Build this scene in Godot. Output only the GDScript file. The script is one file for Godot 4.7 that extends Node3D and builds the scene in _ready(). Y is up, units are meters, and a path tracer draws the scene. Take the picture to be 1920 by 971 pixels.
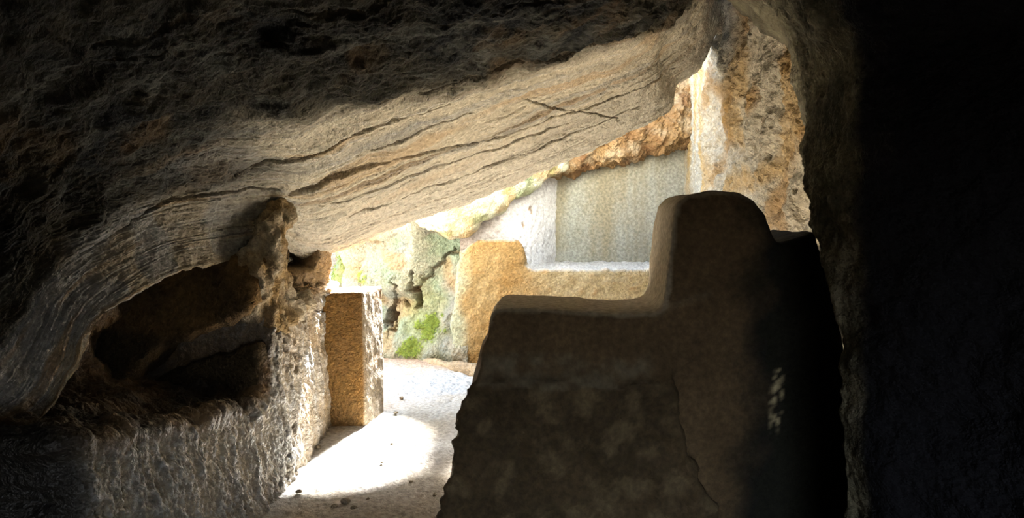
extends Node3D

const FOCAL := 1200.0
const PITCH := -3.58
const EYE := Vector3(0.0, 1.55, 0.0)

var fbm := FastNoiseLite.new()
var soft := FastNoiseLite.new()
var ridge := FastNoiseLite.new()
var cell := FastNoiseLite.new()
var tint := Color.WHITE
var rng := RandomNumberGenerator.new()
var M := {}
var wall_left: Node3D
var wall_back: Node3D
var chips := []
var moss_spots := []
var moss_dirs := []

# ---------------------------------------------------------------- helpers

func P(px: float, py: float, d: float) -> Vector3:
	var b := Basis(Vector3.RIGHT, deg_to_rad(PITCH))
	var r := b * Vector3((px - 960.0) / FOCAL, (485.5 - py) / FOCAL, -1.0)
	return EYE + r * (d / -r.z)

func on_floor(px: float, py: float) -> Vector3:
	var b := Basis(Vector3.RIGHT, deg_to_rad(PITCH))
	var r := b * Vector3((px - 960.0) / FOCAL, (485.5 - py) / FOCAL, -1.0)
	return EYE + r * (EYE.y / -r.y)

func make_noises() -> void:
	for a in [[fbm, 11, 5], [soft, 23, 2], [ridge, 37, 4], [cell, 51, 1]]:
		var n: FastNoiseLite = a[0]
		n.seed = a[1]
		n.frequency = 1.0
		n.noise_type = FastNoiseLite.TYPE_SIMPLEX_SMOOTH
		n.fractal_type = FastNoiseLite.FRACTAL_FBM
		n.fractal_octaves = a[2]
	fbm.fractal_gain = 0.52
	ridge.fractal_type = FastNoiseLite.FRACTAL_RIDGED
	cell.noise_type = FastNoiseLite.TYPE_CELLULAR
	cell.fractal_type = FastNoiseLite.FRACTAL_NONE
	cell.cellular_return_type = FastNoiseLite.RETURN_DISTANCE2_SUB

func f3(p: Vector3, s: float) -> float:
	return fbm.get_noise_3d(p.x * s, p.y * s, p.z * s)

func s3(p: Vector3, s: float, o := 0.0) -> float:
	return soft.get_noise_3d(p.x * s + o, p.y * s + o * 0.7, p.z * s - o)

func ss(a: float, b: float, x: float) -> float:
	return smoothstep(a, b, x)

func grain_texture(size: int, freq: float, octaves: int, lo: float, hi: float, sd: int) -> NoiseTexture2D:
	var n := FastNoiseLite.new()
	n.seed = sd
	n.noise_type = FastNoiseLite.TYPE_SIMPLEX_SMOOTH
	n.frequency = freq
	n.fractal_octaves = octaves
	n.fractal_gain = 0.62
	var t := NoiseTexture2D.new()
	t.width = size
	t.height = size
	t.seamless = true
	t.noise = n
	if lo < 1.0:
		var g := Gradient.new()
		g.set_color(0, Color(lo, lo, lo))
		g.set_color(1, Color(hi, hi, hi))
		t.color_ramp = g
	return t

func rock(called: String, relief: float, rough: float, spec: float, scale := 1.0) -> StandardMaterial3D:
	var m := StandardMaterial3D.new()
	m.resource_name = called
	m.vertex_color_use_as_albedo = true
	m.albedo_texture = M.grain
	m.heightmap_enabled = true
	m.heightmap_texture = M.bump
	m.heightmap_scale = relief
	m.roughness = rough
	m.metallic_specular = spec
	m.uv1_triplanar = true
	m.uv1_world_triplanar = true
	m.uv1_triplanar_sharpness = 3.0
	m.uv1_scale = Vector3.ONE * scale
	return m

func spread_params(counts: Array) -> PackedFloat32Array:
	var out := PackedFloat32Array()
	for k in counts.size():
		for i in counts[k]:
			out.append(k + float(i) / counts[k])
	out.append(counts.size())
	return out

func mirrored(a: Vector3, b: Vector3) -> Vector3:
	return a * 2.0 - b

# A sheet of rock through a net of points, pushed along its normals by shade(); shade() also sets tint.
func net(rows: Array, across: Array, along: Array, shade: Callable, toward: Vector3) -> ArrayMesh:
	var us := spread_params(across)
	var vs := spread_params(along)
	var nu := us.size()
	var nv := vs.size()
	var R := rows.size()
	var C: int = rows[0].size()
	var pos := PackedVector3Array()
	pos.resize(nu * nv)
	var line := PackedVector3Array()
	line.resize(C)
	for j in nv:
		var r := mini(int(vs[j]), R - 2)
		var t := vs[j] - r
		for c in C:
			var a: Vector3 = rows[r][c]
			var b: Vector3 = rows[r + 1][c]
			var pa: Vector3 = rows[r - 1][c] if r > 0 else mirrored(a, b)
			var pb: Vector3 = rows[r + 2][c] if r + 2 < R else mirrored(b, a)
			line[c] = a.cubic_interpolate(b, pa, pb, t)
		for i in nu:
			var c := mini(int(us[i]), C - 2)
			var pa := line[c - 1] if c > 0 else mirrored(line[c], line[c + 1])
			var pb := line[c + 2] if c + 2 < C else mirrored(line[c + 1], line[c])
			pos[j * nu + i] = line[c].cubic_interpolate(line[c + 1], pa, pb, us[i] - c)
	return sheet(pos, nu, nv, us, vs, shade, toward)

func grid_normals(pos: PackedVector3Array, nu: int, nv: int) -> PackedVector3Array:
	var out := PackedVector3Array()
	out.resize(nu * nv)
	for j in nv:
		var j0 := maxi(j - 1, 0) * nu
		var j1 := mini(j + 1, nv - 1) * nu
		for i in nu:
			var du := pos[j * nu + mini(i + 1, nu - 1)] - pos[j * nu + maxi(i - 1, 0)]
			out[j * nu + i] = du.cross(pos[j1 + i] - pos[j0 + i]).normalized()
	return out

func sheet(pos: PackedVector3Array, nu: int, nv: int, us: PackedFloat32Array, vs: PackedFloat32Array, shade: Callable, toward: Vector3) -> ArrayMesh:
	var nor := grid_normals(pos, nu, nv)
	var facing := 0.0
	for k in range(0, pos.size(), 97):
		facing += signf(nor[k].dot(toward - pos[k]))
	var sgn := 1.0 if facing >= 0.0 else -1.0
	var col := PackedColorArray()
	col.resize(nu * nv)
	for j in nv:
		for i in nu:
			var k := j * nu + i
			var n := nor[k] * sgn
			var push: float = shade.call(pos[k], n, us[i], vs[j])
			pos[k] += n * push
			col[k] = tint
	nor = grid_normals(pos, nu, nv)
	if sgn < 0.0:
		for k in nor.size():
			nor[k] = -nor[k]
	var idx := PackedInt32Array()
	idx.resize((nu - 1) * (nv - 1) * 6)
	var w := 0
	for j in nv - 1:
		for i in nu - 1:
			var a := j * nu + i
			if sgn > 0.0:
				idx[w] = a; idx[w + 1] = a + nu; idx[w + 2] = a + 1
				idx[w + 3] = a + 1; idx[w + 4] = a + nu; idx[w + 5] = a + nu + 1
			else:
				idx[w] = a; idx[w + 1] = a + 1; idx[w + 2] = a + nu
				idx[w + 3] = a + 1; idx[w + 4] = a + nu + 1; idx[w + 5] = a + nu
			w += 6
	return to_mesh(pos, nor, col, idx)

func to_mesh(pos: PackedVector3Array, nor: PackedVector3Array, col: PackedColorArray, idx: PackedInt32Array) -> ArrayMesh:
	var arr := []
	arr.resize(Mesh.ARRAY_MAX)
	arr[Mesh.ARRAY_VERTEX] = pos
	arr[Mesh.ARRAY_NORMAL] = nor
	arr[Mesh.ARRAY_COLOR] = col
	arr[Mesh.ARRAY_INDEX] = idx
	var m := ArrayMesh.new()
	m.add_surface_from_arrays(Mesh.PRIMITIVE_TRIANGLES, arr)
	return m

# A solid from a signed distance: surface nets, one vertex in each crossed cell, then pushed by shade().
# sort_of(point) gives the number of the part a face belongs to; one mesh per part comes back.
func solid(field: Callable, lo: Vector3, hi: Vector3, h: float, shade: Callable, sort_of: Callable, kinds := 1) -> Array:
	var n := Vector3i(((hi - lo) / h).ceil()) + Vector3i.ONE
	var sx := 1
	var sy := n.x
	var sz := n.x * n.y
	var val := PackedFloat32Array()
	val.resize(n.x * n.y * n.z)
	val.fill(INF)
	var blocks := []
	var B := 6
	var reach := h * B * 0.87 * 1.25
	for bz in range(0, n.z - 1, B):
		for by in range(0, n.y - 1, B):
			for bx in range(0, n.x - 1, B):
				var mid := lo + (Vector3(bx, by, bz) + Vector3.ONE * B * 0.5) * h
				if absf(field.call(mid)) < reach:
					blocks.append(Vector3i(bx, by, bz))
	for b in blocks:
		for z in range(b.z, mini(b.z + B, n.z - 1) + 1):
			for y in range(b.y, mini(b.y + B, n.y - 1) + 1):
				for x in range(b.x, mini(b.x + B, n.x - 1) + 1):
					var k: int = x + y * sy + z * sz
					if val[k] == INF:
						val[k] = field.call(lo + Vector3(x, y, z) * h)
	var off := [0, sx, sy, sx + sy, sz, sx + sz, sy + sz, sx + sy + sz]
	var at := {}
	var pos := PackedVector3Array()
	var grad := PackedVector3Array()
	for b in blocks:
		for z in range(b.z, mini(b.z + B, n.z - 1)):
			for y in range(b.y, mini(b.y + B, n.y - 1)):
				for x in range(b.x, mini(b.x + B, n.x - 1)):
					var k: int = x + y * sy + z * sz
					var v0 := val[k]; var v1 := val[k + sx]; var v2 := val[k + sy]; var v3 := val[k + sx + sy]
					var v4 := val[k + sz]; var v5 := val[k + sx + sz]; var v6 := val[k + sy + sz]; var v7 := val[k + sx + sy + sz]
					var inside := int(v0 < 0.0) + int(v1 < 0.0) + int(v2 < 0.0) + int(v3 < 0.0) + int(v4 < 0.0) + int(v5 < 0.0) + int(v6 < 0.0) + int(v7 < 0.0)
					if inside == 0 or inside == 8:
						continue
					var v := [v0, v1, v2, v3, v4, v5, v6, v7]
					var sum := Vector3.ZERO
					var cnt := 0
					for e in [[0, 1], [2, 3], [4, 5], [6, 7], [0, 2], [1, 3], [4, 6], [5, 7], [0, 4], [1, 5], [2, 6], [3, 7]]:
						var a: float = v[e[0]]
						var c: float = v[e[1]]
						if (a < 0.0) != (c < 0.0):
							var t := a / (a - c)
							var p0 := Vector3(e[0] & 1, (e[0] >> 1) & 1, e[0] >> 2)
							var p1 := Vector3(e[1] & 1, (e[1] >> 1) & 1, e[1] >> 2)
							sum += p0.lerp(p1, t)
							cnt += 1
					at[k] = pos.size()
					pos.append(lo + (Vector3(x, y, z) + sum / cnt) * h)
					grad.append(Vector3(v1 + v3 + v5 + v7 - v0 - v2 - v4 - v6, v2 + v3 + v6 + v7 - v0 - v1 - v4 - v5, v4 + v5 + v6 + v7 - v0 - v1 - v2 - v3).normalized())
	var tri := PackedInt32Array()
	for b in blocks:
		for z in range(maxi(b.z, 1), mini(b.z + B, n.z - 1)):
			for y in range(maxi(b.y, 1), mini(b.y + B, n.y - 1)):
				for x in range(maxi(b.x, 1), mini(b.x + B, n.x - 1)):
					var k: int = x + y * sy + z * sz
					var a := val[k] < 0.0
					for q in [[sx, sy, sz], [sy, sz, sx], [sz, sx, sy]]:
						if (val[k + q[0]] < 0.0) == a:
							continue
						var i0: int = at.get(k - q[1] - q[2], -1)
						var i1: int = at.get(k - q[2], -1)
						var i2: int = at.get(k, -1)
						var i3: int = at.get(k - q[1], -1)
						if i0 < 0 or i1 < 0 or i2 < 0 or i3 < 0:
							continue
						if a:
							tri.append_array([i0, i2, i1, i0, i3, i2])
						else:
							tri.append_array([i0, i1, i2, i0, i2, i3])
	var col := PackedColorArray()
	col.resize(pos.size())
	for k in pos.size():
		var push: float = shade.call(pos[k], grad[k], 0.0, 0.0)
		pos[k] += grad[k] * push
		col[k] = tint
	var nor := PackedVector3Array()
	nor.resize(pos.size())
	for k in range(0, tri.size(), 3):
		var f := (pos[tri[k + 2]] - pos[tri[k]]).cross(pos[tri[k + 1]] - pos[tri[k]])
		nor[tri[k]] += f; nor[tri[k + 1]] += f; nor[tri[k + 2]] += f
	for k in nor.size():
		nor[k] = nor[k].normalized()
	if kinds == 1:
		return [to_mesh(pos, nor, col, tri)]
	var out := []
	var lists := []
	for s in kinds:
		lists.append(PackedInt32Array())
	for k in range(0, tri.size(), 3):
		var s: int = sort_of.call((pos[tri[k]] + pos[tri[k + 1]] + pos[tri[k + 2]]) / 3.0)
		lists[s].append_array([tri[k], tri[k + 1], tri[k + 2]])
	for s in kinds:
		var to := PackedInt32Array()
		to.resize(pos.size())
		to.fill(-1)
		var np := PackedVector3Array()
		var nn := PackedVector3Array()
		var nc := PackedColorArray()
		var ni := PackedInt32Array()
		for i in lists[s]:
			if to[i] < 0:
				to[i] = np.size()
				np.append(pos[i]); nn.append(nor[i]); nc.append(col[i])
			ni.append(to[i])
		out.append(to_mesh(np, nn, nc, ni))
	return out

func one(_p: Vector3) -> int:
	return 0

func outline(points: Array, d: float) -> PackedVector2Array:
	var out := PackedVector2Array()
	for q in points:
		var p := P(q[0], q[1], d)
		out.append(Vector2(p.x, p.y))
	return out

func poly(p: Vector2, v: PackedVector2Array) -> float:
	var d := (p - v[0]).length_squared()
	var s := 1.0
	var j := v.size() - 1
	for i in v.size():
		var e := v[j] - v[i]
		var w := p - v[i]
		var b := w - e * clampf(w.dot(e) / e.length_squared(), 0.0, 1.0)
		d = minf(d, b.length_squared())
		var c0 := p.y >= v[i].y
		var c1 := p.y < v[j].y
		var c2 := e.x * w.y > e.y * w.x
		if (c0 and c1 and c2) or (not c0 and not c1 and not c2):
			s = -s
		j = i
	return s * sqrt(d)

# the outline, thick from z0 (near) to z1 (far, smaller), its edges rounded by r
func extruded(p: Vector3, v: PackedVector2Array, z0: float, z1: float, r: float) -> float:
	var a := poly(Vector2(p.x, p.y), v) + r
	var b := absf(p.z - (z0 + z1) * 0.5) - absf(z0 - z1) * 0.5 + r
	return minf(maxf(a, b), 0.0) + Vector2(maxf(a, 0.0), maxf(b, 0.0)).length() - r

func blend(a: float, b: float, k: float) -> float:
	var h := maxf(k - absf(a - b), 0.0) / k
	return minf(a, b) - h * h * k * 0.25

func capsule(p: Vector3, a: Vector3, b: Vector3, ra: float, rb: float) -> float:
	var ab := b - a
	var t := clampf((p - a).dot(ab) / ab.length_squared(), 0.0, 1.0)
	return (p - a - ab * t).length() - lerpf(ra, rb, t)

func lump(p: Vector3, c: Vector3, r: Vector3) -> float:
	var q := (p - c) / r
	var k := q.length()
	return (k - 1.0) * minf(r.x, minf(r.y, r.z)) if k < 1e-4 else k * (k - 1.0) / (q / r).length()

func put(called: String, mesh: Mesh, material: Material, parent: Node = self) -> MeshInstance3D:
	var o := MeshInstance3D.new()
	o.name = called
	o.mesh = mesh
	o.material_override = material
	parent.add_child(o, true)
	return o

func setting(o: Node, label: String, category: String) -> void:
	o.set_meta("kind", "structure")
	o.set_meta("label", label)
	o.set_meta("category", category)

func tag(o: Node, label: String, category: String, group := "", kind := "") -> void:
	o.set_meta("label", label)
	o.set_meta("category", category)
	if group:
		o.set_meta("group", group)
	if kind:
		o.set_meta("kind", kind)

func thing(called: String, at := Vector3.ZERO) -> Node3D:
	var o := Node3D.new()
	o.name = called
	o.position = at
	add_child(o, true)
	return o

func mix(a: Color, b: Color, t: float) -> Color:
	return a.lerp(b, clampf(t, 0.0, 1.0))

# base colours of the stone (linear)
const PALE := Color(0.70, 0.63, 0.47)
const GREY := Color(0.36, 0.37, 0.35)
const OCHRE := Color(0.56, 0.33, 0.11)
const RUST := Color(0.34, 0.16, 0.055)
const SOOT := Color(0.055, 0.05, 0.038)
const BROWN := Color(0.22, 0.16, 0.09)
const MINT := Color(0.46, 0.52, 0.38)
const MOSS := Color(0.16, 0.22, 0.035)
const WHITE := Color(0.74, 0.73, 0.70)

# ---------------------------------------------------------------- scene

func _ready() -> void:
	var cam := Camera3D.new()
	cam.name = "camera"
	cam.fov = rad_to_deg(2.0 * atan(485.5 / FOCAL))
	cam.position = EYE
	cam.rotation_degrees.x = PITCH
	cam.near = 0.05
	cam.far = 200.0
	cam.current = true
	add_child(cam)

	var env := Environment.new()
	var sky := ProceduralSkyMaterial.new()
	sky.sky_top_color = Color(0.80, 0.89, 1.0)
	sky.sky_horizon_color = Color(0.97, 0.98, 1.0)
	sky.ground_horizon_color = Color(0.55, 0.50, 0.42)
	sky.ground_bottom_color = Color(0.40, 0.36, 0.30)
	sky.sky_energy_multiplier = 1.0
	env.background_mode = Environment.BG_SKY
	env.sky = Sky.new()
	env.sky.sky_material = sky
	env.tonemap_mode = Environment.TONE_MAPPER_LINEAR
	env.tonemap_exposure = 8.0
	env.sdfgi_enabled = true
	env.ssao_enabled = true
	env.ssil_enabled = true
	var we := WorldEnvironment.new()
	we.name = "world_environment"
	we.environment = env
	add_child(we)

	var sun := DirectionalLight3D.new()
	sun.name = "sun"
	sun.light_color = Color(0.97, 0.98, 1.0)
	sun.light_energy = 9.5
	sun.light_angular_distance = 9.0
	sun.shadow_enabled = true
	add_child(sun)
	sun.look_at_from_position(Vector3(0.135, 0.735, -0.665), Vector3.ZERO)

	make_noises()
	rng.seed = 7
	M.grain = grain_texture(1024, 0.022, 6, 0.66, 1.0, 3)
	M.bump = grain_texture(1024, 0.03, 6, 1.0, 1.0, 9)
	M.strata = rock("layered rock", 1.6, 0.85, 0.35)
	M.rough = rock("rough rock", 2.2, 0.9, 0.3)
	M.dressed = rock("dressed stone", 0.6, 0.85, 0.35)
	M.wet = rock("damp rock", 1.8, 0.5, 0.6)
	M.hill = StandardMaterial3D.new()
	M.hill.resource_name = "hill rock"
	M.hill.albedo_color = Color(0.35, 0.31, 0.25)
	M.hill.roughness = 0.95
	M.earth = rock("trodden earth", 0.8, 0.95, 0.2)

	build_ceiling()
	build_rock_mass()
	build_floor()
	build_wall_left()
	build_wall_right()
	build_wall_back()
	build_outside()
	build_altar()
	build_pillar()
	build_buttress()
	build_boulders()
	build_small_things()

# ---------------------------------------------------------------- the overhanging ceiling

# long cracks in the slab: place along the beds, place across them, half width
const CRACKS := [
	[Vector3(7.35, 4.2, 0.02), Vector3(7.6, 4.3, 0.07), Vector3(8.3, 4.5, 0.05), Vector3(9.3, 4.35, 0.022), Vector3(10.36, 4.15, 0.025), Vector3(11.3, 4.0, 0.035), Vector3(11.75, 3.85, 0.02), Vector3(13.4, 3.75, 0.01)],
	[Vector3(10.8, 4.62, 0.01), Vector3(10.95, 4.45, 0.03), Vector3(11.3, 4.1, 0.025), Vector3(11.8, 3.45, 0.012)],
	[Vector3(6.4, 4.6, 0.01), Vector3(7.1, 4.7, 0.035), Vector3(8.75, 4.92, 0.03), Vector3(9.95, 4.97, 0.012)],
	[Vector3(8.0, 4.1, 0.01), Vector3(9.2, 4.02, 0.022), Vector3(10.6, 3.88, 0.022), Vector3(11.4, 3.8, 0.01)],
	[Vector3(8.4, 3.75, 0.01), Vector3(9.6, 3.66, 0.018), Vector3(11.0, 3.6, 0.014), Vector3(12.2, 3.5, 0.008)],
	[Vector3(8.8, 4.6, 0.01), Vector3(9.3, 4.66, 0.03), Vector3(10.2, 4.68, 0.01)],
	[Vector3(9.6, 5.2, 0.01), Vector3(10.8, 5.28, 0.06), Vector3(12.4, 5.15, 0.05), Vector3(13.5, 5.0, 0.02)],
	[Vector3(4.6, 4.25, 0.01), Vector3(5.4, 4.42, 0.04), Vector3(6.6, 4.35, 0.03), Vector3(7.2, 4.25, 0.01)]]

func ceiling_shade(p: Vector3, n: Vector3, u: float, v: float) -> float:
	# u runs along the beds, v across them (3 = the free edge, 7 = above the picture)
	var along := u * 0.3
	var across := v * 0.85
	var warp := across + 0.16 * soft.get_noise_2d(along * 0.5, across * 0.8) + 0.035 * soft.get_noise_2d(along * 2.2 + 9.0, across * 3.0)
	var beds := soft.get_noise_2d(along * 0.35, warp * 7.0)
	var fine := soft.get_noise_2d(along * 0.9 + 40.0, warp * 26.0)
	var hair := fbm.get_noise_2d(along * 1.6 + 80.0, warp * 60.0)
	var smooth := ss(3.0, 3.6, v) * (1.0 - ss(4.9, 5.7, v))
	var rough := f3(p, 3.0)
	var chips := cell.get_noise_3d(p.x * 7.0, p.y * 7.0, p.z * 7.0)
	var crack := ss(0.80, 0.97, 1.0 - absf(soft.get_noise_2d(along * 0.28 + 5.0, warp * 3.3) * 2.2)) * ss(-0.1, 0.25, soft.get_noise_2d(along * 0.8, warp * 2.0 + 30.0))
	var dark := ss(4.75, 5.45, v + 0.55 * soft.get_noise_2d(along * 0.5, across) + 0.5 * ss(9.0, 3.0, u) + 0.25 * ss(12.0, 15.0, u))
	var right := ss(5.0, 8.5, u)
	var push := beds * lerpf(0.006, 0.010, right) + fine * lerpf(0.003, 0.007, right) + hair * lerpf(0.004, 0.006, right) + rough * lerpf(0.035, 0.075, dark) + f3(p, 9.0) * lerpf(0.016, 0.006, right) - chips * lerpf(0.006, 0.018, dark)
	push -= crack * lerpf(0.008, 0.010, right)
	crack *= 0.5
	if v > 2.9 and v < 5.6:
		var jag := 0.05 * soft.get_noise_2d(along * 2.0 + 17.0, v * 0.3) + 0.018 * fbm.get_noise_2d(along * 9.0, 3.0)
		for line in CRACKS:
			for k in line.size() - 1:
				var a: Vector3 = line[k]
				var b: Vector3 = line[k + 1]
				if u >= a.x and u < b.x:
					var w := (u - a.x) / (b.x - a.x)
					var wide := lerpf(a.z, b.z, w)
					var open := ss(wide, wide * 0.35, absf(v - lerpf(a.y, b.y, w) + jag))
					push -= open * (0.012 + wide * 0.45)
					crack = maxf(crack, open)
	var streak := soft.get_noise_2d(along * 0.45 + 70.0, warp * 4.5)
	var c := mix(PALE, GREY, lerpf(0.5, 0.02, right) + streak * 0.8 + hair * 0.5)
	c = mix(c, mix(Color(0.30, 0.31, 0.31), Color(0.38, 0.31, 0.20), ss(0.0, 0.3, s3(p, 2.0, 50.0)) * 0.7 + ss(3.5, 3.0, v) * 0.4), (1.0 - right) * 0.8)
	c = mix(c, OCHRE, ss(0.22, 0.5, soft.get_noise_2d(along * 0.6 + 3.0, warp * 3.2 + 11.0)) * 0.4)
	c = mix(c, WHITE, ss(0.25, 0.6, hair + fine * 0.5) * 0.4)
	c = mix(c, Color(0.78, 0.74, 0.62), ss(4.3, 3.2, v) * 0.8 * right)  # free edge painted paler, adding to the light bounced off the floor
	var blotch := f3(p, 1.7)
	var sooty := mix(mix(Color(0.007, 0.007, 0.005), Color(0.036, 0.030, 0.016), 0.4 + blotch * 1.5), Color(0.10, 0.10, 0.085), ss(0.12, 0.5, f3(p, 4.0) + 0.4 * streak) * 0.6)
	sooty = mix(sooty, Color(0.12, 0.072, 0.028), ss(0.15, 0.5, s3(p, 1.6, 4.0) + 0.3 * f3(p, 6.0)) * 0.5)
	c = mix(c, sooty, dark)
	c = mix(c, Color(0.16, 0.13, 0.09), crack * 0.6)
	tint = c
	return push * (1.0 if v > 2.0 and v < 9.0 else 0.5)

func build_ceiling() -> void:
	var edge := [[-150, 900, 2.0], [60, 800, 2.35], [135, 692, 2.55], [165, 615, 2.64], [250, 548, 2.87], [350, 503, 3.25], [460, 483, 3.84], [530, 468, 4.4], [597, 478, 4.75], [750, 422, 5.0], [900, 367, 5.25], [1050, 303, 5.45], [1200, 236, 5.7], [1252, 205, 5.85], [1268, 160, 5.95], [1312, 125, 6.0], [1335, 75, 6.1], [1352, -20, 6.1]]
	var second := [[-250, 820, 1.9], [-20, 730, 2.25], [60, 640, 2.45], [105, 560, 2.55], [190, 485, 2.75], [290, 430, 3.1], [420, 400, 3.6], [520, 385, 4.0], [600, 395, 4.3], [740, 345, 4.5], [880, 290, 4.7], [1020, 230, 4.9], [1160, 165, 5.1], [1220, 130, 5.2], [1250, 100, 5.3], [1285, 75, 5.4], [1316, 30, 5.4], [1340, -60, 5.4]]
	var third := [[-330, 700, 1.8], [-120, 620, 2.1], [-30, 540, 2.3], [40, 470, 2.4], [130, 395, 2.55], [240, 330, 2.85], [370, 290, 3.2], [480, 270, 3.5], [570, 265, 3.7], [710, 225, 3.8], [850, 185, 3.9], [1000, 135, 4.05], [1140, 90, 4.2], [1205, 65, 4.3], [1235, 45, 4.4], [1270, 20, 4.5], [1305, -20, 4.5], [1335, -100, 4.5]]
	var fourth := [[-400, 540, 1.7], [-220, 470, 1.9], [-130, 400, 2.0], [-50, 330, 2.1], [50, 260, 2.2], [170, 195, 2.4], [300, 155, 2.6], [420, 125, 2.8], [520, 115, 2.9], [670, 90, 3.0], [820, 60, 3.1], [980, 30, 3.2], [1120, 0, 3.35], [1190, -20, 3.45], [1225, -40, 3.5], [1265, -60, 3.5], [1300, -90, 3.5], [1330, -150, 3.5]]
	var fifth := [[-500, 330, 1.5], [-330, 260, 1.6], [-230, 190, 1.65], [-140, 120, 1.7], [-30, 60, 1.8], [100, 0, 1.95], [240, -50, 2.1], [370, -80, 2.2], [480, -90, 2.3], [640, -110, 2.35], [800, -130, 2.4], [960, -150, 2.5], [1110, -170, 2.6], [1180, -180, 2.7], [1220, -190, 2.7], [1260, -200, 2.7], [1300, -220, 2.7], [1330, -260, 2.7]]
	var rows := []
	var lip := [[0.0, 2.6, 2.2], [0.0, 0.8, 0.35], [0.0, 0.14, -0.06]]
	for l in lip:
		var row := []
		for q in edge:
			row.append(P(q[0], q[1], q[2]) + Vector3(l[0] - (0.6 if q[0] < 500 else 0.0) * l[1], l[1], l[2]))
		rows.append(row)
	for line in [edge, second, third, fourth, fifth]:
		var row := []
		for q in line:
			row.append(P(q[0], q[1], q[2]))
		rows.append(row)
	for over in [[2.35, 0.7, 0.9, 1.9], [2.3, -1.0, 1.0, 1.9], [0.9, -2.0, 1.0, -0.25], [-0.2, -2.3, 1.0, -0.3]]:
		var row := []
		for c in edge.size():
			var t := c / 17.0
			row.append(Vector3(lerpf(-2.3, over[3], t) * over[2], over[0] + 0.4 * sin(t * PI) * ss(1.0, 2.3, over[0]), -over[1]))
		rows.append(row)
	var across := [8, 30, 30, 26, 36, 42, 48, 40, 44, 66, 66, 66, 66, 28, 20, 24, 20, 10]
	across.pop_back()
	var along := [6, 8, 10, 110, 110, 100, 70, 16, 8, 6, 4]
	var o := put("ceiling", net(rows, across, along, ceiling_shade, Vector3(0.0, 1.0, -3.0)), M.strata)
	setting(o, "huge slanting slab of layered rock that hangs over the chamber", "ceiling")

# the hill the cave lies in: plain rock behind the walls that keeps the sky out
func build_rock_mass() -> void:
	for b in [[Vector3(-6.0, -0.5, -4.3), Vector3(-2.5, 4.4, 3.2)], [Vector3(-6.0, 3.3, -4.4), Vector3(-1.3, 4.4, 3.2)], [Vector3(-1.4, 3.5, -2.6), Vector3(3.4, 4.5, 3.2)], [Vector3(2.3, -0.5, -2.4), Vector3(3.4, 3.6, 3.2)], [Vector3(-6.0, -0.5, 2.35), Vector3(-0.3, 4.4, 3.2)]]:
		var m := BoxMesh.new()
		m.size = b[1] - b[0]
		var o := put("rock_mass", m, M.hill)
		o.position = (b[0] + b[1]) * 0.5
		setting(o, "solid hill rock behind the cave walls", "rock")

# ---------------------------------------------------------------- floor

func floor_shade(p: Vector3, _n: Vector3, _u: float, _v: float) -> float:
	var push := s3(p, 0.7) * 0.02 + f3(p, 2.2) * 0.018 + f3(p, 11.0) * 0.005
	var pits := ss(0.25, 0.6, s3(p, 6.0, 3.0)) * ss(0.0, 0.3, s3(p, 0.9, 8.0))
	push -= pits * 0.012
	var c := mix(Color(0.60, 0.54, 0.44), Color(0.70, 0.67, 0.61), 0.5 + f3(p, 1.5))
	c = mix(c, Color(0.42, 0.32, 0.2), ss(0.1, 0.5, s3(p, 1.1, 2.0)) * 0.4)
	c = mix(c, Color(0.44, 0.31, 0.17), ss(4.3, 3.4, -p.z - 0.9 * (p.x + 0.6) + s3(p, 1.2) * 0.5) * 0.6)  # clay brown along the shadow's edge, partly shade put into the colour
	# reddish bank of earth before the back wall, then the pale worn sheet of rock
	var bank := ss(0.35, 0.05, absf(-p.z - 6.75 + 0.25 * (p.x + 1.0) + s3(p, 1.5) * 0.12))
	c = mix(c, Color(0.42, 0.27, 0.17), bank * 0.8)
	push += bank * 0.05
	var pale := ss(0.5, 0.3, absf(-p.z - 6.0 + s3(p, 2.0) * 0.2)) * ss(-1.7, -1.2, p.x) * ss(-0.2, -0.5, p.x)
	c = mix(c, Color(0.60, 0.63, 0.64), pale * 0.8)
	push += pale * absf(s3(p, 4.0, 5.0)) * 0.03
	tint = c
	return push

func build_floor() -> void:
	var rows := []
	for z in [2.4, -1.0, -2.6, -3.4, -4.2, -5.0, -5.8, -6.6, -7.6, -9.0, -12.0]:
		var row := []
		for x in [-7.0, -3.0, -1.7, -1.2, -0.7, -0.2, 0.3, 1.2, 3.4]:
			row.append(Vector3(x, 0.0, z))
		rows.append(row)
	var o := put("floor", net(rows, [12, 20, 40, 50, 50, 50, 24, 20], [6, 12, 60, 70, 60, 50, 40, 40, 20, 10], floor_shade, Vector3(0, 2, -4)), M.earth)
	setting(o, "pale trodden earth floor of the cave, brightly lit beside the pillar", "floor")

# ---------------------------------------------------------------- left wall with its hollow

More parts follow.
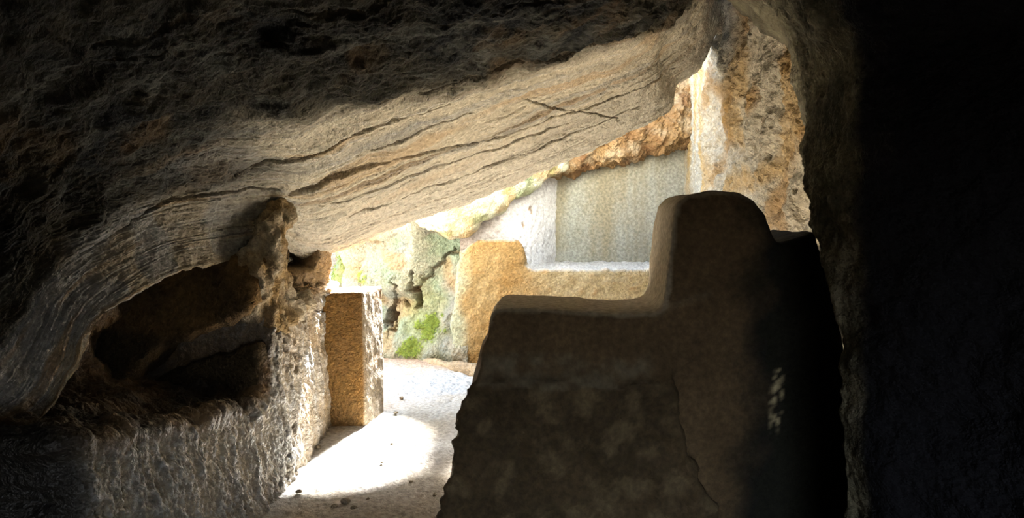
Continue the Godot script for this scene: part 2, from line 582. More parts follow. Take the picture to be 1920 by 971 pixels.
func left_shade(p: Vector3, n: Vector3, u: float, v: float) -> float:
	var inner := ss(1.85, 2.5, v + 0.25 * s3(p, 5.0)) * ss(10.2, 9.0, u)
	var drip := soft.get_noise_3d(p.x * 3.0, p.y * 1.2, p.z * 9.0)
	var thin := fbm.get_noise_3d(p.x * 12.0, p.y * 7.0, p.z * 15.0)
	var sand := fbm.get_noise_3d(p.x * 34.0, p.y * 24.0, p.z * 34.0)
	var push := drip * 0.022 + thin * 0.012 + sand * 0.012 + f3(p, 4.0) * 0.03
	var pit := ss(0.15, 0.5, s3(p, 13.0, 2.0)) * ss(0.0, 0.25, s3(p, 2.2, 14.0)) * (1.0 - inner)
	var hollows := ss(0.10, 0.22, cell.get_noise_3d(p.x * 9.0, p.y * 7.0, p.z * 9.0) - 0.32 + 0.5 * s3(p, 3.0, 6.0)) * ss(4.05, 4.2, -p.z) * ss(4.66, 4.55, -p.z) * ss(0.45, 0.6, p.y) * ss(1.0, 0.9, p.y)
	push -= pit * 0.04 + hollows * 0.06
	push += inner * (f3(p, 1.6) * 0.10 - cell.get_noise_3d(p.x * 5.0, p.y * 5.0, p.z * 5.0) * 0.03)
	var c := mix(Color(0.54, 0.45, 0.31), Color(0.30, 0.28, 0.23), 0.5 + drip * 1.2 + thin * 0.6)
	c = mix(c, WHITE, ss(0.08, 0.32, thin * 0.5 + sand) * 0.65)  # white grains painted in as glints
	c = mix(c, Color(0.42, 0.27, 0.11), ss(9.5, 11.0, u) * (0.45 + f3(p, 2.0)))
	c = mix(c, BROWN, ss(0.3, 0.0, p.y + s3(p, 2.0) * 0.2) * 0.5)
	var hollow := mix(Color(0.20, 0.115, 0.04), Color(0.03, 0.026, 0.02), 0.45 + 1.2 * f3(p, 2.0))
	c = mix(c, hollow, inner)  # hollow darkened in colour to deepen its shade
	c = mix(c, Color(0.018, 0.016, 0.012), ss(4.25, 3.95, u) * 0.95)  # near face painted almost black in place of shade
	var q := p - P(556, 474, 4.5)
	q.z *= 0.25
	q.x *= 0.9
	var hole := ss(0.13, 0.07, q.length() + 0.03 * s3(p, 8.0))
	push -= hole * 0.35
	c = mix(c, Color(0.46, 0.29, 0.12), ss(4.3, 4.5, -p.z) * ss(0.98, 1.05, p.y) * 0.8)
	c = mix(c, Color(0.07, 0.05, 0.03), hole * 0.7)
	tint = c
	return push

func tongue_shade(p: Vector3, _n: Vector3, _u: float, _v: float) -> float:
	var c := mix(Color(0.30, 0.18, 0.065), Color(0.12, 0.075, 0.035), 0.5 + f3(p, 3.0) * 1.4)
	c = mix(c, Color(0.09, 0.06, 0.03), ss(0.90, 0.82, p.y + 0.12 * (p.x + 1.4)))
	tint = c
	return f3(p, 3.0) * 0.05 + f3(p, 10.0) * 0.02

func build_wall_left() -> void:
	# z, x at the floor, x and height of the bench's lip, depth of the hollow behind it
	var stations := [[-2.4, -2.1, -2.1, 1.0, 0.0], [-0.2, -2.3, -2.2, 1.0, 0.1], [1.4, -2.1, -2.1, 0.9, 0.1], [1.92, -1.95, -2.0, 0.85, 0.1], [2.02, -1.36, -1.43, 0.81, 0.3], [2.35, -1.32, -1.42, 0.75, 0.55], [2.7, -1.31, -1.42, 0.65, 0.68], [3.1, -1.31, -1.41, 0.59, 0.75], [3.58, -1.31, -1.40, 0.55, 0.75], [3.70, -1.31, -1.40, 0.66, 0.35], [3.80, -1.32, -1.40, 0.98, 0.0], [4.2, -1.33, -1.40, 1.0, 0.0], [4.62, -1.36, -1.40, 1.02, 0.0], [5.3, -1.40, -1.42, 1.02, 0.0]]
	var rows := [[], [], [], [], [], [], [], [], []]
	for s in stations:
		var a: float = s[4] / 0.75
		var z: float = -s[0]
		var y: float = s[3]
		var x: float = s[2]
		var flat := [Vector3(s[1] + 0.02, -0.1, z), Vector3(lerpf(s[1], x, 0.5), y * 0.5, z), Vector3(x, y - 0.05, z), Vector3(x - 0.06, y + 0.02, z), Vector3(x - 0.3, y + 0.03, z), Vector3(x - 0.5, y + 0.04, z), Vector3(x - 0.7, y + 0.05, z), Vector3(x - 0.85, y + 0.2, z), Vector3(x - 0.9, 3.6, z)]
		var deep := [flat[0], flat[1], flat[2], Vector3(x - 0.10, y + 0.01, z), Vector3(x - 0.45, y + 0.04, z), Vector3(x - 0.78, y + 0.16, z), Vector3(x - 0.85, y + 0.40, z), Vector3(x - 0.65, y + 0.72, z), Vector3(x - 0.50, 3.6, z)]
		if s[0] < 1.95:
			for r in range(3, 9):
				flat[r] = Vector3(lerpf(x, -1.72, ss(3.0, 6.0, r)), [0, 0, 0, y, y + 0.1, 1.1, 1.5, 2.2, 3.6][r], z)
				flat[r].x = minf(flat[r].x, -1.72)
			a = 0.0
		if s[0] > 4.4:
			for r in range(4, 9):
				flat[r].x = lerpf(flat[r].x, -1.40 if s[0] < 5.0 else -1.55, ss(3.0, 5.0, r))
		for r in 9:
			rows[r].append(flat[r].lerp(deep[r], a))
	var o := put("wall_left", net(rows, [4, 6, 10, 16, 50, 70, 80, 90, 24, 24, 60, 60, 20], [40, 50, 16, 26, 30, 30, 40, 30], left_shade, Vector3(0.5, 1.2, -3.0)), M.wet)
	wall_left = o
	# two ochre tongues of rock one above the other in the hollow
	var upper := outline([[120, 700], [175, 615], [260, 545], [350, 480], [480, 470], [476, 575], [440, 597], [380, 620], [320, 650], [270, 700], [235, 720]], 3.52)
	var lower := outline([[225, 790], [255, 735], [330, 690], [400, 668], [484, 645], [484, 800]], 3.58)
	var tongues := func(p: Vector3) -> float:
		var r := p
		r.z += (p.y - 1.1) * 0.5
		var e := extruded(r, upper, -3.54, -4.1, 0.05)
		return minf(e, extruded(p, lower, -3.62, -4.1, 0.04))
	put("rock_tongue", solid(tongues, Vector3(-2.4, 0.5, -4.0), Vector3(-1.25, 1.6, -3.25), 0.022, tongue_shade, one)[0], M.rough, o)
	setting(o, "low rough rock wall under a dark hollow, streaked with damp pale stone", "wall")

# ---------------------------------------------------------------- right wall (dark jamb)

func right_shade(p: Vector3, _n: Vector3, _u: float, v: float) -> float:
	var push := f3(p, 1.4) * 0.07 + f3(p, 5.0) * 0.03 + f3(p, 14.0) * 0.01
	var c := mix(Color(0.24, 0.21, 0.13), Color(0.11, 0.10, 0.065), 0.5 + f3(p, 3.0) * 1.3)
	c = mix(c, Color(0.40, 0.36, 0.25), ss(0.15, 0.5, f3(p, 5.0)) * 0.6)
	c = mix(c, Color(0.018, 0.018, 0.02), ss(1.96, 2.08, v + 0.05 * f3(p, 4.0)))  # shade painted near black on the face towards the cave
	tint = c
	return push

func build_wall_right() -> void:
	var edge := [[1620, 1000, 2.6], [1605, 780, 2.7], [1585, 650, 2.8], [1560, 560, 2.9], [1537, 445, 3.1], [1526, 360, 3.2], [1512, 260, 3.3], [1497, 150, 3.4], [1475, 60, 3.5], [1430, 10, 3.6], [1385, -25, 3.7], [1340, -60, 3.8], [1290, -120, 3.9]]
	var crease := [[1640, 1000, 2.45], [1612, 780, 2.45], [1608, 650, 2.45], [1608, 560, 2.45], [1607, 445, 2.45], [1604, 360, 2.45], [1600, 260, 2.45], [1594, 150, 2.5], [1575, 60, 2.5], [1540, -40, 2.5], [1490, -120, 2.6], [1420, -190, 2.6], [1300, -280, 2.6]]
	var rows := [[], [], [], [], [], []]
	for k in 13:
		var e := P(edge[k][0], edge[k][1], edge[k][2])
		var c := P(crease[k][0], crease[k][1], crease[k][2])
		var t := k / 12.0
		if k == 0:
			e.y = -0.2
			c.y = -0.2
		rows[0].append(e + Vector3(0.8, 0.25 * t, -1.6))
		rows[1].append(e)
		rows[2].append(c)
		var top := ss(0.6, 1.0, t)
		var y := c.y + top * 0.2
		rows[3].append(Vector3(lerpf(1.75, 0.8, top), y, -1.7))
		rows[4].append(Vector3(lerpf(1.8, 0.8, top), y, 0.0))
		rows[5].append(Vector3(lerpf(1.8, 0.8, top), y, 2.4))
	var along := [10, 60, 50, 20, 8]
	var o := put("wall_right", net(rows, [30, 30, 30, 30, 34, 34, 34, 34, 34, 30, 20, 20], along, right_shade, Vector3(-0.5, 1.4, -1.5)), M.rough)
	setting(o, "rock jamb that bounds the chamber, shade painted near black towards the cave", "wall")

# ---------------------------------------------------------------- back chamber

func panel_shade(p: Vector3, _n: Vector3, _u: float, _v: float) -> float:
	var peck := fbm.get_noise_3d(p.x * 9.0, p.y * 6.0, p.z * 9.0)
	var streak := soft.get_noise_3d(p.x * 4.0, p.y * 0.5, p.z * 4.0)
	tint = mix(Color(0.31, 0.275, 0.185), Color(0.37, 0.375, 0.315), 0.5 + streak + peck * 0.4)
	tint = mix(tint, Color(0.44, 0.45, 0.40), ss(0.2, 0.6, s3(p, 1.2, 6.0)) * 0.5)
	return fbm.get_noise_3d(p.x * 16.0, p.y * 12.0, p.z * 16.0) * 0.006 + s3(p, 1.0) * 0.015

func side_shade(p: Vector3, _n: Vector3, u: float, v: float) -> float:
	var peck := f3(p, 9.0)
	tint = mix(Color(0.80, 0.80, 0.80), Color(0.66, 0.65, 0.64), 0.4 + peck)
	tint = mix(tint, Color(0.30, 0.24, 0.20), ss(1.2, 0.3, u + peck * 0.6) * 0.7)
	var chip := 0.0
	for q in chips:
		chip = maxf(chip, ss(0.055, 0.03, p.distance_to(q) + peck * 0.03))
	tint = mix(tint, Color(0.42, 0.27, 0.13), chip)
	return peck * 0.02 + s3(p, 1.5) * 0.02 - chip * 0.03

func orange_shade(p: Vector3, n: Vector3, _u: float, _v: float) -> float:
	var peck := f3(p, 7.0)
	var c := mix(Color(0.42, 0.26, 0.095), Color(0.46, 0.35, 0.175), 0.5 + 1.2 * f3(p, 1.3))
	c = mix(c, Color(0.52, 0.45, 0.28), ss(-0.1, 0.7, p.x) * 0.75 * ss(1.25, 1.05, p.y))
	c = mix(c, Color(0.42, 0.22, 0.07), ss(0.2, 0.5, peck) * 0.4)
	c = mix(c, MINT, ss(-0.42, -0.6, p.x + 0.1 * s3(p, 2.0)) * 0.8)
	c = mix(c, WHITE, ss(0.5, 0.9, n.y) * 0.8)  # upward faces painted white, like skylight on the ledge
	tint = c
	return peck * 0.035 + f3(p, 2.0) * 0.02

func upper_shade(p: Vector3, _n: Vector3, u: float, _v: float) -> float:
	var peck := f3(p, 5.0)
	var c := mix(Color(0.36, 0.225, 0.10), Color(0.22, 0.115, 0.05), 0.4 + f3(p, 2.2) * 1.4)
	c = mix(c, Color(0.44, 0.34, 0.21), ss(-0.05, 0.4, f3(p, 3.5)) * 0.75)
	tint = c
	return f3(p, 1.8) * 0.13 + peck * 0.09 + f3(p, 14.0) * 0.02 - cell.get_noise_3d(p.x * 4.0, p.y * 4.0, p.z * 4.0) * 0.03

func lit_shade(p: Vector3, _n: Vector3, u: float, v: float) -> float:
	var d := -p.z
	var coarse := f3(p, 2.4)
	var peck := f3(p, 8.0)
	var flat := ss(6.4, 6.9, d)
	var c := mix(Color(0.64, 0.56, 0.41), Color(0.46, 0.41, 0.30), 0.5 + coarse)
	c = mix(c, Color(0.55, 0.36, 0.14), ss(0.05, 0.4, s3(p, 1.3, 2.0) + coarse * 0.4) * 0.7)
	c = mix(c, Color(0.40, 0.22, 0.06), ss(0.2, 0.45, s3(p, 1.1, 21.0)) * 0.7)
	var stripe := soft.get_noise_2d(d * 3.0, p.y * 0.25)
	c = mix(c, mix(Color(0.62, 0.44, 0.19), Color(0.58, 0.57, 0.48), 0.5 + stripe * 1.6), flat * 0.9)
	c = mix(c, GREY, ss(2.9, 3.5, p.y + coarse * 0.5) * 0.7)
	tint = c
	var pits := ss(0.2, 0.5, s3(p, 11.0, 2.0))
	return lerpf(0.11, 0.03, flat) * coarse + peck * 0.03 - pits * 0.025 * (1.0 - flat)

func build_wall_back() -> void:
	var wall := Node3D.new()
	wall.name = "wall_back"
	add_child(wall)
	wall_back = wall
	setting(wall, "back wall of the lit chamber with a big trapezoid niche above an ochre parapet", "wall")
	# the niche's flat back
	put("niche_panel", net([[P(1030, 520, 7.6), P(1160, 520, 7.6), P(1300, 520, 7.6)], [P(1040, 400, 7.62), P(1160, 395, 7.62), P(1292, 390, 7.62)], [P(1046, 310, 7.65), P(1160, 290, 7.65), P(1288, 255, 7.65)], [P(1046, 200, 7.7), P(1160, 180, 7.7), P(1288, 150, 7.7)]], [70, 70], [70, 60, 10], panel_shade, EYE), M.dressed, wall)
	chips = [P(958, 412, 6.92), P(975, 404, 7.02), P(990, 392, 7.12), P(977, 424, 7.0), P(993, 400, 7.15)]
	# its splayed left cheek
	put("niche_cheek", net([[P(870, 560, 6.72), P(985, 520, 6.85), P(1045, 510, 7.66)], [P(860, 430, 6.72), P(965, 440, 6.85), P(1047, 400, 7.68)], [P(850, 370, 6.75), P(955, 345, 6.9), P(1049, 320, 7.7)], [P(850, 340, 6.8), P(950, 310, 6.95), P(1050, 290, 7.75)]], [40, 60], [50, 50, 20], side_shade, EYE), M.dressed, wall)
	# the ochre parapet below, with its step
	var face := outline([[848, 800], [846, 600], [862, 475], [900, 446], [968, 448], [983, 468], [988, 500], [1000, 504], [1340, 504], [1340, 800]], 6.6)
	var parapet := func(p: Vector3) -> float: return extruded(p, face, -6.6, -7.75, 0.05)
	put("parapet", solid(parapet, Vector3(-0.75, -0.05, -7.8), Vector3(2.1, 1.5, -6.5), 0.028, orange_shade, one)[0], M.rough, wall)
	# ochre rock over the niche, with a tall unseen spire added to cut the sun
	var rows := [[], [], [], [], [], []]
	for q in [[860, 395], [920, 375], [960, 360], [1040, 325], [1100, 312], [1160, 298], [1220, 283], [1290, 268], [1340, 262]]:
		rows[0].append(P(q[0], q[1] + 6, 7.75))
		rows[1].append(P(q[0], q[1], 7.45))
		rows[2].append(P(q[0], q[1] - 30, 7.3))
		rows[3].append(P(q[0], q[1] - 80, 7.35))
		var up: float = {860: 20.0, 920: 40.0, 960: 400.0, 1040: 420.0, 1100: 60.0, 1160: 60.0, 1220: 90.0, 1290: 120.0, 1340: 130.0}[q[0]]  # the high middle values raise the added spire that shades the floor
		rows[3][-1] = P(q[0], q[1] - 30 - up * 0.5, 7.35)
		rows[4].append(P(q[0], q[1] - 30 - up, 7.6))
		rows[5].append(P(q[0], q[1] - 30 - up, 9.0))
	put("upper_rock", net(rows, [20, 20, 50, 50, 50, 50, 60, 40], [16, 40, 46, 24, 6], upper_shade, EYE + Vector3(0, 1, 0)), M.rough, wall)
	# the lit side wall that runs from the niche to the jamb
	rows = [[], [], [], [], [], []]
	for s in [[8.0, 2.06, 0.0], [7.3, 2.04, 0.0], [6.85, 2.0, 0.0], [6.5, 1.98, 0.0], [6.0, 2.0, 0.1], [5.5, 2.02, 0.2], [5.0, 2.04, 0.3], [4.5, 2.06, 0.4], [4.0, 2.05, 0.5], [3.4, 2.0, 0.6]]:
		var y := 0.2
		for r in 6:
			var yy: float = [0.2, 1.1, 2.0, 2.8, 3.6, 4.1][r]
			var lean: float = [0.0, 0.0, -0.02, -0.08, -0.25, -0.6][r]
			rows[r].append(Vector3(s[1] + lean * (0.4 + s[2]), yy, -s[0]))
	var side := put("wall_chamber", net(rows, [20, 40, 30, 40, 44, 44, 40, 40, 30], [30, 70, 70, 60, 20], lit_shade, Vector3(0.0, 1.5, -4.0)), M.rough)
	setting(side, "sunlit pitted side wall of the chamber, ochre and grey, right of the niche", "wall")

# ---------------------------------------------------------------- outside the left passage

func outside_shade(p: Vector3, _n: Vector3, _u: float, _v: float) -> float:
	tint = mix(Color(0.55, 0.52, 0.46), Color(0.44, 0.40, 0.33), 0.4 + f3(p, 2.0))
	return f3(p, 1.5) * 0.15 + f3(p, 7.0) * 0.03

func mossy_shade(p: Vector3, n: Vector3, u: float, v: float) -> float:
	# u 0..8 = pixels 640..880 of the wall, v 0..7 from the floor up
	var push := f3(p, 1.2) * 0.12 + f3(p, 4.0) * 0.05 - cell.get_noise_3d(p.x * 2.2, p.y * 1.6, p.z * 2.2) * 0.05
	var c := mix(Color(0.25, 0.32, 0.23), Color(0.38, 0.35, 0.27), 0.45 + f3(p, 1.8) * 1.3)
	c = mix(c, Color(0.26, 0.28, 0.26), ss(0.1, 0.4, soft.get_noise_3d(p.x * 3.0, p.y * 0.8, p.z * 3.0)) * 0.6)
	c = mix(c, Color(0.40, 0.26, 0.12), ss(0.2, 0.45, s3(p, 1.7, 17.0)) * 0.6)
	var wu := u + 0.5 * s3(p, 5.0) + 0.25 * f3(p, 14.0)
	var wv := v + 0.4 * s3(p, 5.0, 9.0) + 0.2 * f3(p, 14.0)
	var holes := ss(1.0, 0.5, Vector2((wu - 3.6) / 0.75, (wv - 2.15 - 0.25 * (u - 3.6)) / 0.4).length())
	var slot := ss(1.0, 0.6, Vector2((wu - 5.15 - (v - 2.9) * 0.2) / 0.32, (wv - 3.1) / 0.75).length())
	var fissure := ss(0.16, 0.05, absf(wv - 3.7 - (u - 6.0) * 0.75)) * ss(4.6, 5.4, u) + ss(0.2, 0.06, absf(u - 0.95 + 0.3 * s3(p, 3.0))) * ss(2.6, 3.2, v) + ss(0.12, 0.03, absf(wu - 4.0 - (v - 2.6) * 0.3)) * ss(1.0, 1.6, v) * ss(4.0, 3.0, v)
	push -= holes * 0.30 + slot * 0.25 + fissure * 0.08
	# the mass above the holes overhangs, the foot spreads out
	push += 0.16 * ss(2.7, 3.3, v) * ss(6.4, 5.2, u) + 0.10 * ss(1.6, 0.7, v)
	c = mix(c, Color(0.26, 0.15, 0.08), maxf(holes, slot) * 0.85)
	c = mix(c, BROWN, fissure * 0.6)
	var green := 0.55 * ss(1.4, 0.2, Vector2((u - 6.0) / 1.1, (v - 1.65) / 0.9).length()) + 0.6 * ss(1.3, 0.3, Vector2((u - 4.9) / 0.8, (v - 0.95) / 0.3).length()) + 0.45 * ss(1.2, 0.4, Vector2((u - 2.2) / 0.7, (v - 3.6) / 0.45).length()) + 0.6 * ss(0.35, 0.1, absf(u - 0.85)) * ss(3.0, 3.6, v)
	green = ss(0.0, 0.6, green * 1.3 - 0.25 + 0.3 * s3(p, 4.0, 31.0) + 0.5 * f3(p, 8.0))
	c = mix(c, Color(0.30, 0.34, 0.16), 0.7 * ss(1.6, 0.3, Vector2((u - 5.6) / 1.2, (v - 1.9) / 1.3).length() + 0.6 * f3(p, 4.0)))
	c = mix(c, Color(0.26, 0.31, 0.09), green * 0.8)
	if rng.randf() < (green - 0.25) * 0.7:
		moss_spots.append(p + n * push)
		moss_dirs.append(n)
	tint = c
	return push

func build_outside() -> void:
	var rows := []
	for y in [-0.2, 0.8, 1.6, 2.4, 3.0]:
		rows.append([Vector3(-5.5, y, -8.4), Vector3(-4.0, y, -9.2), Vector3(-2.6, y, -9.4), Vector3(-1.4, y, -9.3), Vector3(-0.4, y, -9.2)])
	var o := put("wall_outside", net(rows, [14, 30, 30, 10], [14, 30, 20, 10], outside_shade, EYE), M.rough)
	setting(o, "bleached rock face outside, seen through the gap behind the pillar", "wall")
	rows = []
	for y in [710, 650, 600, 550, 500, 465, 435, 405]:
		var row := []
		row.append(P(668, y, 8.6) + Vector3(0.05, 0, 0))
		for x in [660, 690, 720, 750, 780, 810, 840, 885]:
			var d: float = 7.3 - (x - 660) * 0.0022
			if y >= 650:
				d -= 0.12
			row.append(P(x, y, d))
		rows.append(row)
	var back := []
	for q in rows[7]:
		back.append(q + Vector3(0, 0.1, -1.2))
	rows.append(back)
	var w := put("wall_mossy", net(rows, [10, 34, 34, 34, 34, 34, 34, 40], [30, 36, 36, 36, 36, 36, 24, 4], mossy_shade, EYE), M.rough)
	setting(w, "green and cream stained natural rock wall between the passage and the ochre parapet", "wall")

# ---------------------------------------------------------------- carved altar

func altar_shade(p: Vector3, n: Vector3, _u: float, _v: float) -> float:
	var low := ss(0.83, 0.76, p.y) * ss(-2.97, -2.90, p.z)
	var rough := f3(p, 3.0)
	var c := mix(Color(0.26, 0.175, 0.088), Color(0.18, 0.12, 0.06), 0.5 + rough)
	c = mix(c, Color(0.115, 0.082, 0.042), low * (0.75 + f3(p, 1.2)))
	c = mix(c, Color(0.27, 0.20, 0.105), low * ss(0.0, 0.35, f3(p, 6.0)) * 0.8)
	c = mix(c, Color(0.34, 0.28, 0.18), ss(0.25, 0.6, n.y) * ss(0.95, 0.90, p.y) * ss(0.68, 0.64, p.x) * (0.5 + f3(p, 8.0)))  # painted highlight along the base's upper edge
	c = mix(c, Color(0.64, 0.53, 0.36), ss(0.3, 0.8, n.y) * ss(1.0, 1.05, p.y))  # tops painted paler to look lit
	c = mix(c, Color(0.66, 0.56, 0.40), ss(0.25, 0.7, -n.x) * ss(1.02, 1.1, p.y))  # left side painted paler to look lit
	c = mix(c, Color(0.02, 0.02, 0.015), ss(1.0, 1.25, p.x + f3(p, 2.0) * 0.15))  # shade painted into the right end, down to near black
	var lit_speckle := Vector2((p.x - 1.27) / 0.035 - 1.5 * (p.y - 0.7), (p.y - 0.68) / 0.2).length()
	c = mix(c, Color(0.62, 0.52, 0.30), ss(1.0, 0.6, lit_speckle) * ss(0.0, 0.25, s3(p, 24.0)))  # pale speckle painted as light caught on a rough edge
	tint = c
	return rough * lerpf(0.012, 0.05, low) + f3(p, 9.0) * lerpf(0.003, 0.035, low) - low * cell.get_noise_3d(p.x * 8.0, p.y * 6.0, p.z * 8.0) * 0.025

func build_altar() -> void:
	var base := outline([[800, 1400], [832, 971], [850, 850], [861, 790], [872, 765], [884, 744], [905, 664], [930, 655], [1264, 655], [1264, 742], [1268, 770], [1280, 830], [1340, 971], [1400, 1400]], 2.88)
	var seat := outline([[880, 1300], [888, 740], [905, 670], [918, 592], [926, 580], [945, 577], [1100, 584], [1160, 590], [1245, 586], [1330, 560], [1330, 1300]], 3.0)
	var back := outline([[1230, 1300], [1236, 620], [1246, 585], [1252, 500], [1262, 410], [1270, 382], [1292, 364], [1340, 357], [1385, 359], [1415, 374], [1438, 402], [1452, 447], [1462, 457], [1490, 450], [1530, 433], [1545, 480], [1575, 600], [1602, 730], [1615, 1300]], 3.02)
	var field := func(p: Vector3) -> float:
		var q := p
		q.x += (p.z + 3.0) * 0.06
		var a := extruded(q, seat, -3.0, -3.58, 0.03)
		q.x = p.x + (p.z + 3.02) * 0.07
		var b := extruded(q, back, -3.02, -3.62, 0.03)
		var c := extruded(p, base, -2.88, -3.3, 0.025)
		c = maxf(c, ((p.y - 0.775 - s3(p, 2.5) * 0.03 - f3(p, 7.0) * 0.015) * 0.66 + (p.z + 2.88) * 0.75))
		var t := blend(a, b, 0.09)
		t = blend(t, c, 0.06)
		return t
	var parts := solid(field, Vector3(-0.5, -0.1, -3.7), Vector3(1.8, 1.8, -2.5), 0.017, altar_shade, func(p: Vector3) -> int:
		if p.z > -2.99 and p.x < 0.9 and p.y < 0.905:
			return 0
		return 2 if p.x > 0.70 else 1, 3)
	var o := thing("carved_altar", Vector3(0.4, 0.0, -3.1))
	tag(o, "stepped altar carved from dark rock, with a low seat, raised backrest and projecting base", "altar")
	var names := ["base", "seat", "backrest"]
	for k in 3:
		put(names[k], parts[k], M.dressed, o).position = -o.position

# ---------------------------------------------------------------- pillar on the left

func pillar_shade(p: Vector3, n: Vector3, _u: float, _v: float) -> float:
	var c := mix(Color(0.30, 0.155, 0.04), Color(0.26, 0.15, 0.055), 0.5 + f3(p, 2.0))
	c = mix(c, Color(0.40, 0.33, 0.23), ss(0.4, 0.8, n.x) * 0.85)  # right face painted paler than the front, as if lit
	c = mix(c, Color(0.34, 0.17, 0.05), ss(0.2, 0.5, s3(p, 1.8, 5.0)) * 0.5)
	tint = c
	return f3(p, 4.0) * 0.010 + f3(p, 13.0) * 0.004

func build_pillar() -> void:
	var front := outline([[540, 860], [540, 552], [680, 546], [684, 700], [686, 860]], 4.72)
	var field := func(p: Vector3) -> float:
		var q := p
		q.x -= (-p.z - 4.72) * 0.15
		return extruded(q, front, -4.72, -5.14, 0.025)
	var o := thing("stone_pillar", Vector3(-1.3, 0.0, -5.0))
	tag(o, "square ochre stone block standing at the end of the low left wall", "pillar")
	put("shaft", solid(field, Vector3(-1.8, -0.15, -5.4), Vector3(-0.9, 1.15, -4.6), 0.016, pillar_shade, one)[0], M.rough, o).position = -o.position

# ---------------------------------------------------------------- rib of rock between wall and ceiling

func rib_shade(p: Vector3, n: Vector3, _u: float, _v: float) -> float:
	var fold := soft.get_noise_3d(p.x * 9.0, p.y * 2.0, p.z * 9.0)
	var c := mix(Color(0.46, 0.31, 0.14), Color(0.60, 0.52, 0.38), 0.5 + f3(p, 3.5) * 1.5 + fold * 0.6)
	c = mix(c, Color(0.40, 0.20, 0.06), ss(-4.3, -4.6, p.z) * 0.8)
	tint = c
	return fold * 0.04 + f3(p, 5.0) * 0.05 + (ridge.get_noise_3d(p.x * 6.0, p.y * 2.2, p.z * 6.0) - 0.3) * 0.04 + f3(p, 16.0) * 0.012

func build_buttress() -> void:
	var a := P(498, 590, 3.80)
	var b := P(485, 500, 3.74)
	var c := P(522, 402, 3.93)
	var field := func(p: Vector3) -> float:
		var d := capsule(p, a, b, 0.10, 0.10)
		d = blend(d, capsule(p, b, c, 0.10, 0.09), 0.06)
		d = blend(d, capsule(p, P(510, 470, 3.85), P(520, 540, 3.95), 0.08, 0.08), 0.06)
		d = blend(d, capsule(p, P(463, 588, 3.70), P(488, 545, 3.72), 0.022, 0.06), 0.05)
		d = blend(d, capsule(p, P(520, 600, 3.86), P(570, 566, 4.3), 0.07, 0.07), 0.10)
		return d
	var o := put("rock_rib", solid(field, Vector3(-2.1, 0.7, -4.5), Vector3(-1.15, 1.8, -3.5), 0.015, rib_shade, one)[0], M.rough, wall_left)
	o.set_meta("label", "ragged pale ochre rib of rock between the hollow and the ledge")
	var field2 := func(p: Vector3) -> float:
		var d := capsule(p, P(555, 560, 5.1), P(562, 440, 5.1), 0.16, 0.16)
		d = blend(d, capsule(p, P(500, 560, 5.0), P(500, 420, 5.0), 0.2, 0.2), 0.1)
		d = blend(d, capsule(p, P(540, 556, 4.9), P(640, 556, 5.0), 0.07, 0.05), 0.1)
		return maxf(d, 0.10 - (p - P(553, 472, 4.92)).length())
	var q := put("rock_column", solid(field2, Vector3(-2.4, 0.8, -5.4), Vector3(-1.1, 1.9, -4.6), 0.018, rib_shade, one)[0], M.rough, wall_left)
	q.set_meta("label", "rust brown column of rock behind the rib on the ledge")

# ---------------------------------------------------------------- outcrops

func outcrop_shade(p: Vector3, n: Vector3, _u: float, _v: float) -> float:
	var c := mix(PALE, MINT, 0.45 + f3(p, 2.0))
	c = mix(c, OCHRE, ss(0.1, 0.4, s3(p, 2.0, 12.0)) * 0.6)
	c = mix(c, MOSS, ss(0.25, 0.5, s3(p, 2.5, 40.0)) * 0.5)
	tint = c
	return f3(p, 2.0) * 0.09 + f3(p, 7.0) * 0.03

func build_boulders() -> void:
	var field := func(p: Vector3) -> float:
		var d := capsule(p, P(765, 395, 6.95), P(850, 396, 6.62), 0.17, 0.25)
		d = blend(d, capsule(p, P(850, 396, 6.62), P(893, 375, 6.6), 0.25, 0.22), 0.12)
		d = blend(d, capsule(p, P(893, 375, 6.6), P(1045, 300, 7.2), 0.22, 0.14), 0.12)
		return d
	var o := put("rock_outcrop", solid(field, Vector3(-1.9, 1.0, -7.8), Vector3(1.2, 2.8, -6.1), 0.025, outcrop_shade, one)[0], M.rough, wall_back)
	o.set_meta("label", "cream and mint stained outcrop bulging above the mossy wall")

func stone(called: String, at: Vector3, r: Vector3, cell_size: float, shade: Callable, label: String, group := "") -> void:
	var field := func(p: Vector3) -> float:
		return lump(p, Vector3.ZERO, r) + s3(p + at * 7.0, 0.5 / maxf(r.x, r.z)) * r.y * 0.7 + absf(s3(p + at * 3.0, 1.3 / r.x)) * r.y * 0.25
	var m: ArrayMesh = solid(field, -r * 1.6, r * 1.6, cell_size, shade, one)[0]
	var o := put(called, m, M.rough)
	o.position = at
	o.rotation.y = rng.randf() * TAU
	tag(o, label, "stone", group)

func stone_shade(p: Vector3, n: Vector3, _u: float, _v: float) -> float:
	tint = mix(Color(0.46, 0.37, 0.25), Color(0.34, 0.26, 0.16), 0.5 + f3(p, 14.0))
	return f3(p, 25.0) * 0.004

func chalk_shade(p: Vector3, n: Vector3, _u: float, _v: float) -> float:
	tint = mix(WHITE, GREY, 0.3 + f3(p, 14.0))
	return f3(p, 25.0) * 0.004

func kerb_shade(p: Vector3, n: Vector3, _u: float, _v: float) -> float:
	tint = mix(Color(0.56, 0.44, 0.28), Color(0.44, 0.34, 0.22), 0.5 + f3(p, 3.0))
	return f3(p, 4.0) * 0.03 + f3(p, 14.0) * 0.008

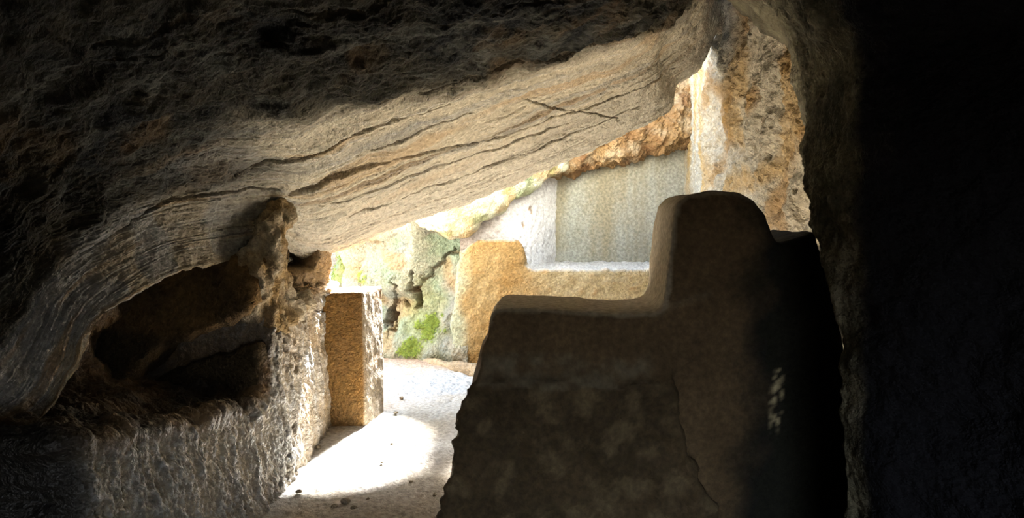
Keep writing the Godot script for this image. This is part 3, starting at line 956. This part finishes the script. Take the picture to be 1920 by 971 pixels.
func build_small_things() -> void:
	var a := on_floor(798, 686) + Vector3(0, 0.03, 0)
	var b := on_floor(935, 712) + Vector3(0, 0.03, 0)
	var mid := (a + b) * 0.5
	var kerb := func(p: Vector3) -> float:
		var q := p
		q.y = p.y * 0.8
		return capsule(q, a - mid, b - mid, 0.05, 0.07)
	var k := put("kerb_stone", solid(kerb, a - mid - Vector3(0.25, 0.25, 0.5), b - mid + Vector3(0.25, 0.25, 0.5), 0.016, kerb_shade, one)[0], M.rough)
	k.position = mid
	tag(k, "long low kerb of tan stone at the foot of the ochre parapet", "kerb")
	stone("ledge_stone", P(547, 512, 4.62) - Vector3(0, 0.02, 0), Vector3(0.055, 0.05, 0.06), 0.008, stone_shade, "rounded tan stone sitting on the ledge below the dark hole")
	stone("ledge_flake", P(538, 487, 4.62), Vector3(0.04, 0.022, 0.05), 0.007, chalk_shade, "pale flake of stone lying above the tan stone on the ledge")
	var spots := [
		[628, 952, 0.022, "small brown pebble at the left end of the cluster near the shadow's edge"],
		[648, 944, 0.03, "largest brown pebble, in the cluster near the shadow's edge"],
		[664, 955, 0.018, "small brown pebble just right of the largest pebble"],
		[690, 938, 0.014, "tiny brown pebble at the right end of the cluster near the shadow's edge"],
		[742, 776, 0.02, "brown pebble on the sunlit floor just right of the pillar's foot"],
		[752, 748, 0.024, "brown pebble farthest back on the floor, beyond the pillar's foot"],
		[598, 840, 0.02, "brown pebble tucked against the foot of the low left wall"],
		[770, 905, 0.012, "tiny pebble on the floor close to the altar's base, in the shade"],
		[560, 925, 0.02, "brown pebble by the left wall, nearest to the front"],
		[716, 868, 0.012, "tiny pebble in the middle of the sunlit patch of floor"],
		[735, 835, 0.016, "small pebble on the sunlit floor before the pillar"],
		[815, 930, 0.014, "tiny pebble right beside the altar's dark base at the front"]]
	for q in spots:
		var r: float = q[2]
		stone("pebble", on_floor(q[0], q[1]) + Vector3(0, r * 0.45, 0), Vector3(r, r * 0.6, r * 0.85), r * 0.22, stone_shade, q[3], "loose pebbles on the floor")
	# moss: little tufts on the damp stains of the natural rock
	var st := SurfaceTool.new()
	st.begin(Mesh.PRIMITIVE_TRIANGLES)
	for i in 5:
		var t := i * TAU / 5.0
		var d := Vector3(cos(t), 0, sin(t))
		var s := Vector3(-sin(t), 0, cos(t)) * 0.004
		st.add_vertex(d * 0.002 + s)
		st.add_vertex(d * 0.014 + Vector3(0, 0.018, 0))
		st.add_vertex(d * 0.002 - s)
	st.generate_normals()
	var mm := MultiMesh.new()
	mm.transform_format = MultiMesh.TRANSFORM_3D
	mm.use_colors = true
	mm.mesh = st.commit()
	mm.instance_count = moss_spots.size()
	for i in moss_spots.size():
		var n: Vector3 = moss_dirs[i]
		var up := (n + Vector3(0, 0.3, 0)).normalized()
		var x := up.cross(Vector3(rng.randf() - 0.5, 0.3, rng.randf() - 0.5)).normalized()
		mm.set_instance_transform(i, Transform3D(Basis(x, up, x.cross(up)).scaled(Vector3.ONE * rng.randf_range(0.7, 1.5)), moss_spots[i]))
		mm.set_instance_color(i, Color(0.30, 0.38, 0.07).lerp(Color(0.16, 0.24, 0.05), rng.randf()))
	var moss := MultiMeshInstance3D.new()
	moss.name = "moss"
	moss.multimesh = mm
	var mat := StandardMaterial3D.new()
	mat.resource_name = "moss"
	mat.vertex_color_use_as_albedo = true
	mat.roughness = 0.9
	mat.cull_mode = BaseMaterial3D.CULL_DISABLED
	moss.material_override = mat
	add_child(moss, true)
	tag(moss, "bright green moss growing on the damp natural rock wall", "moss", "", "stuff")
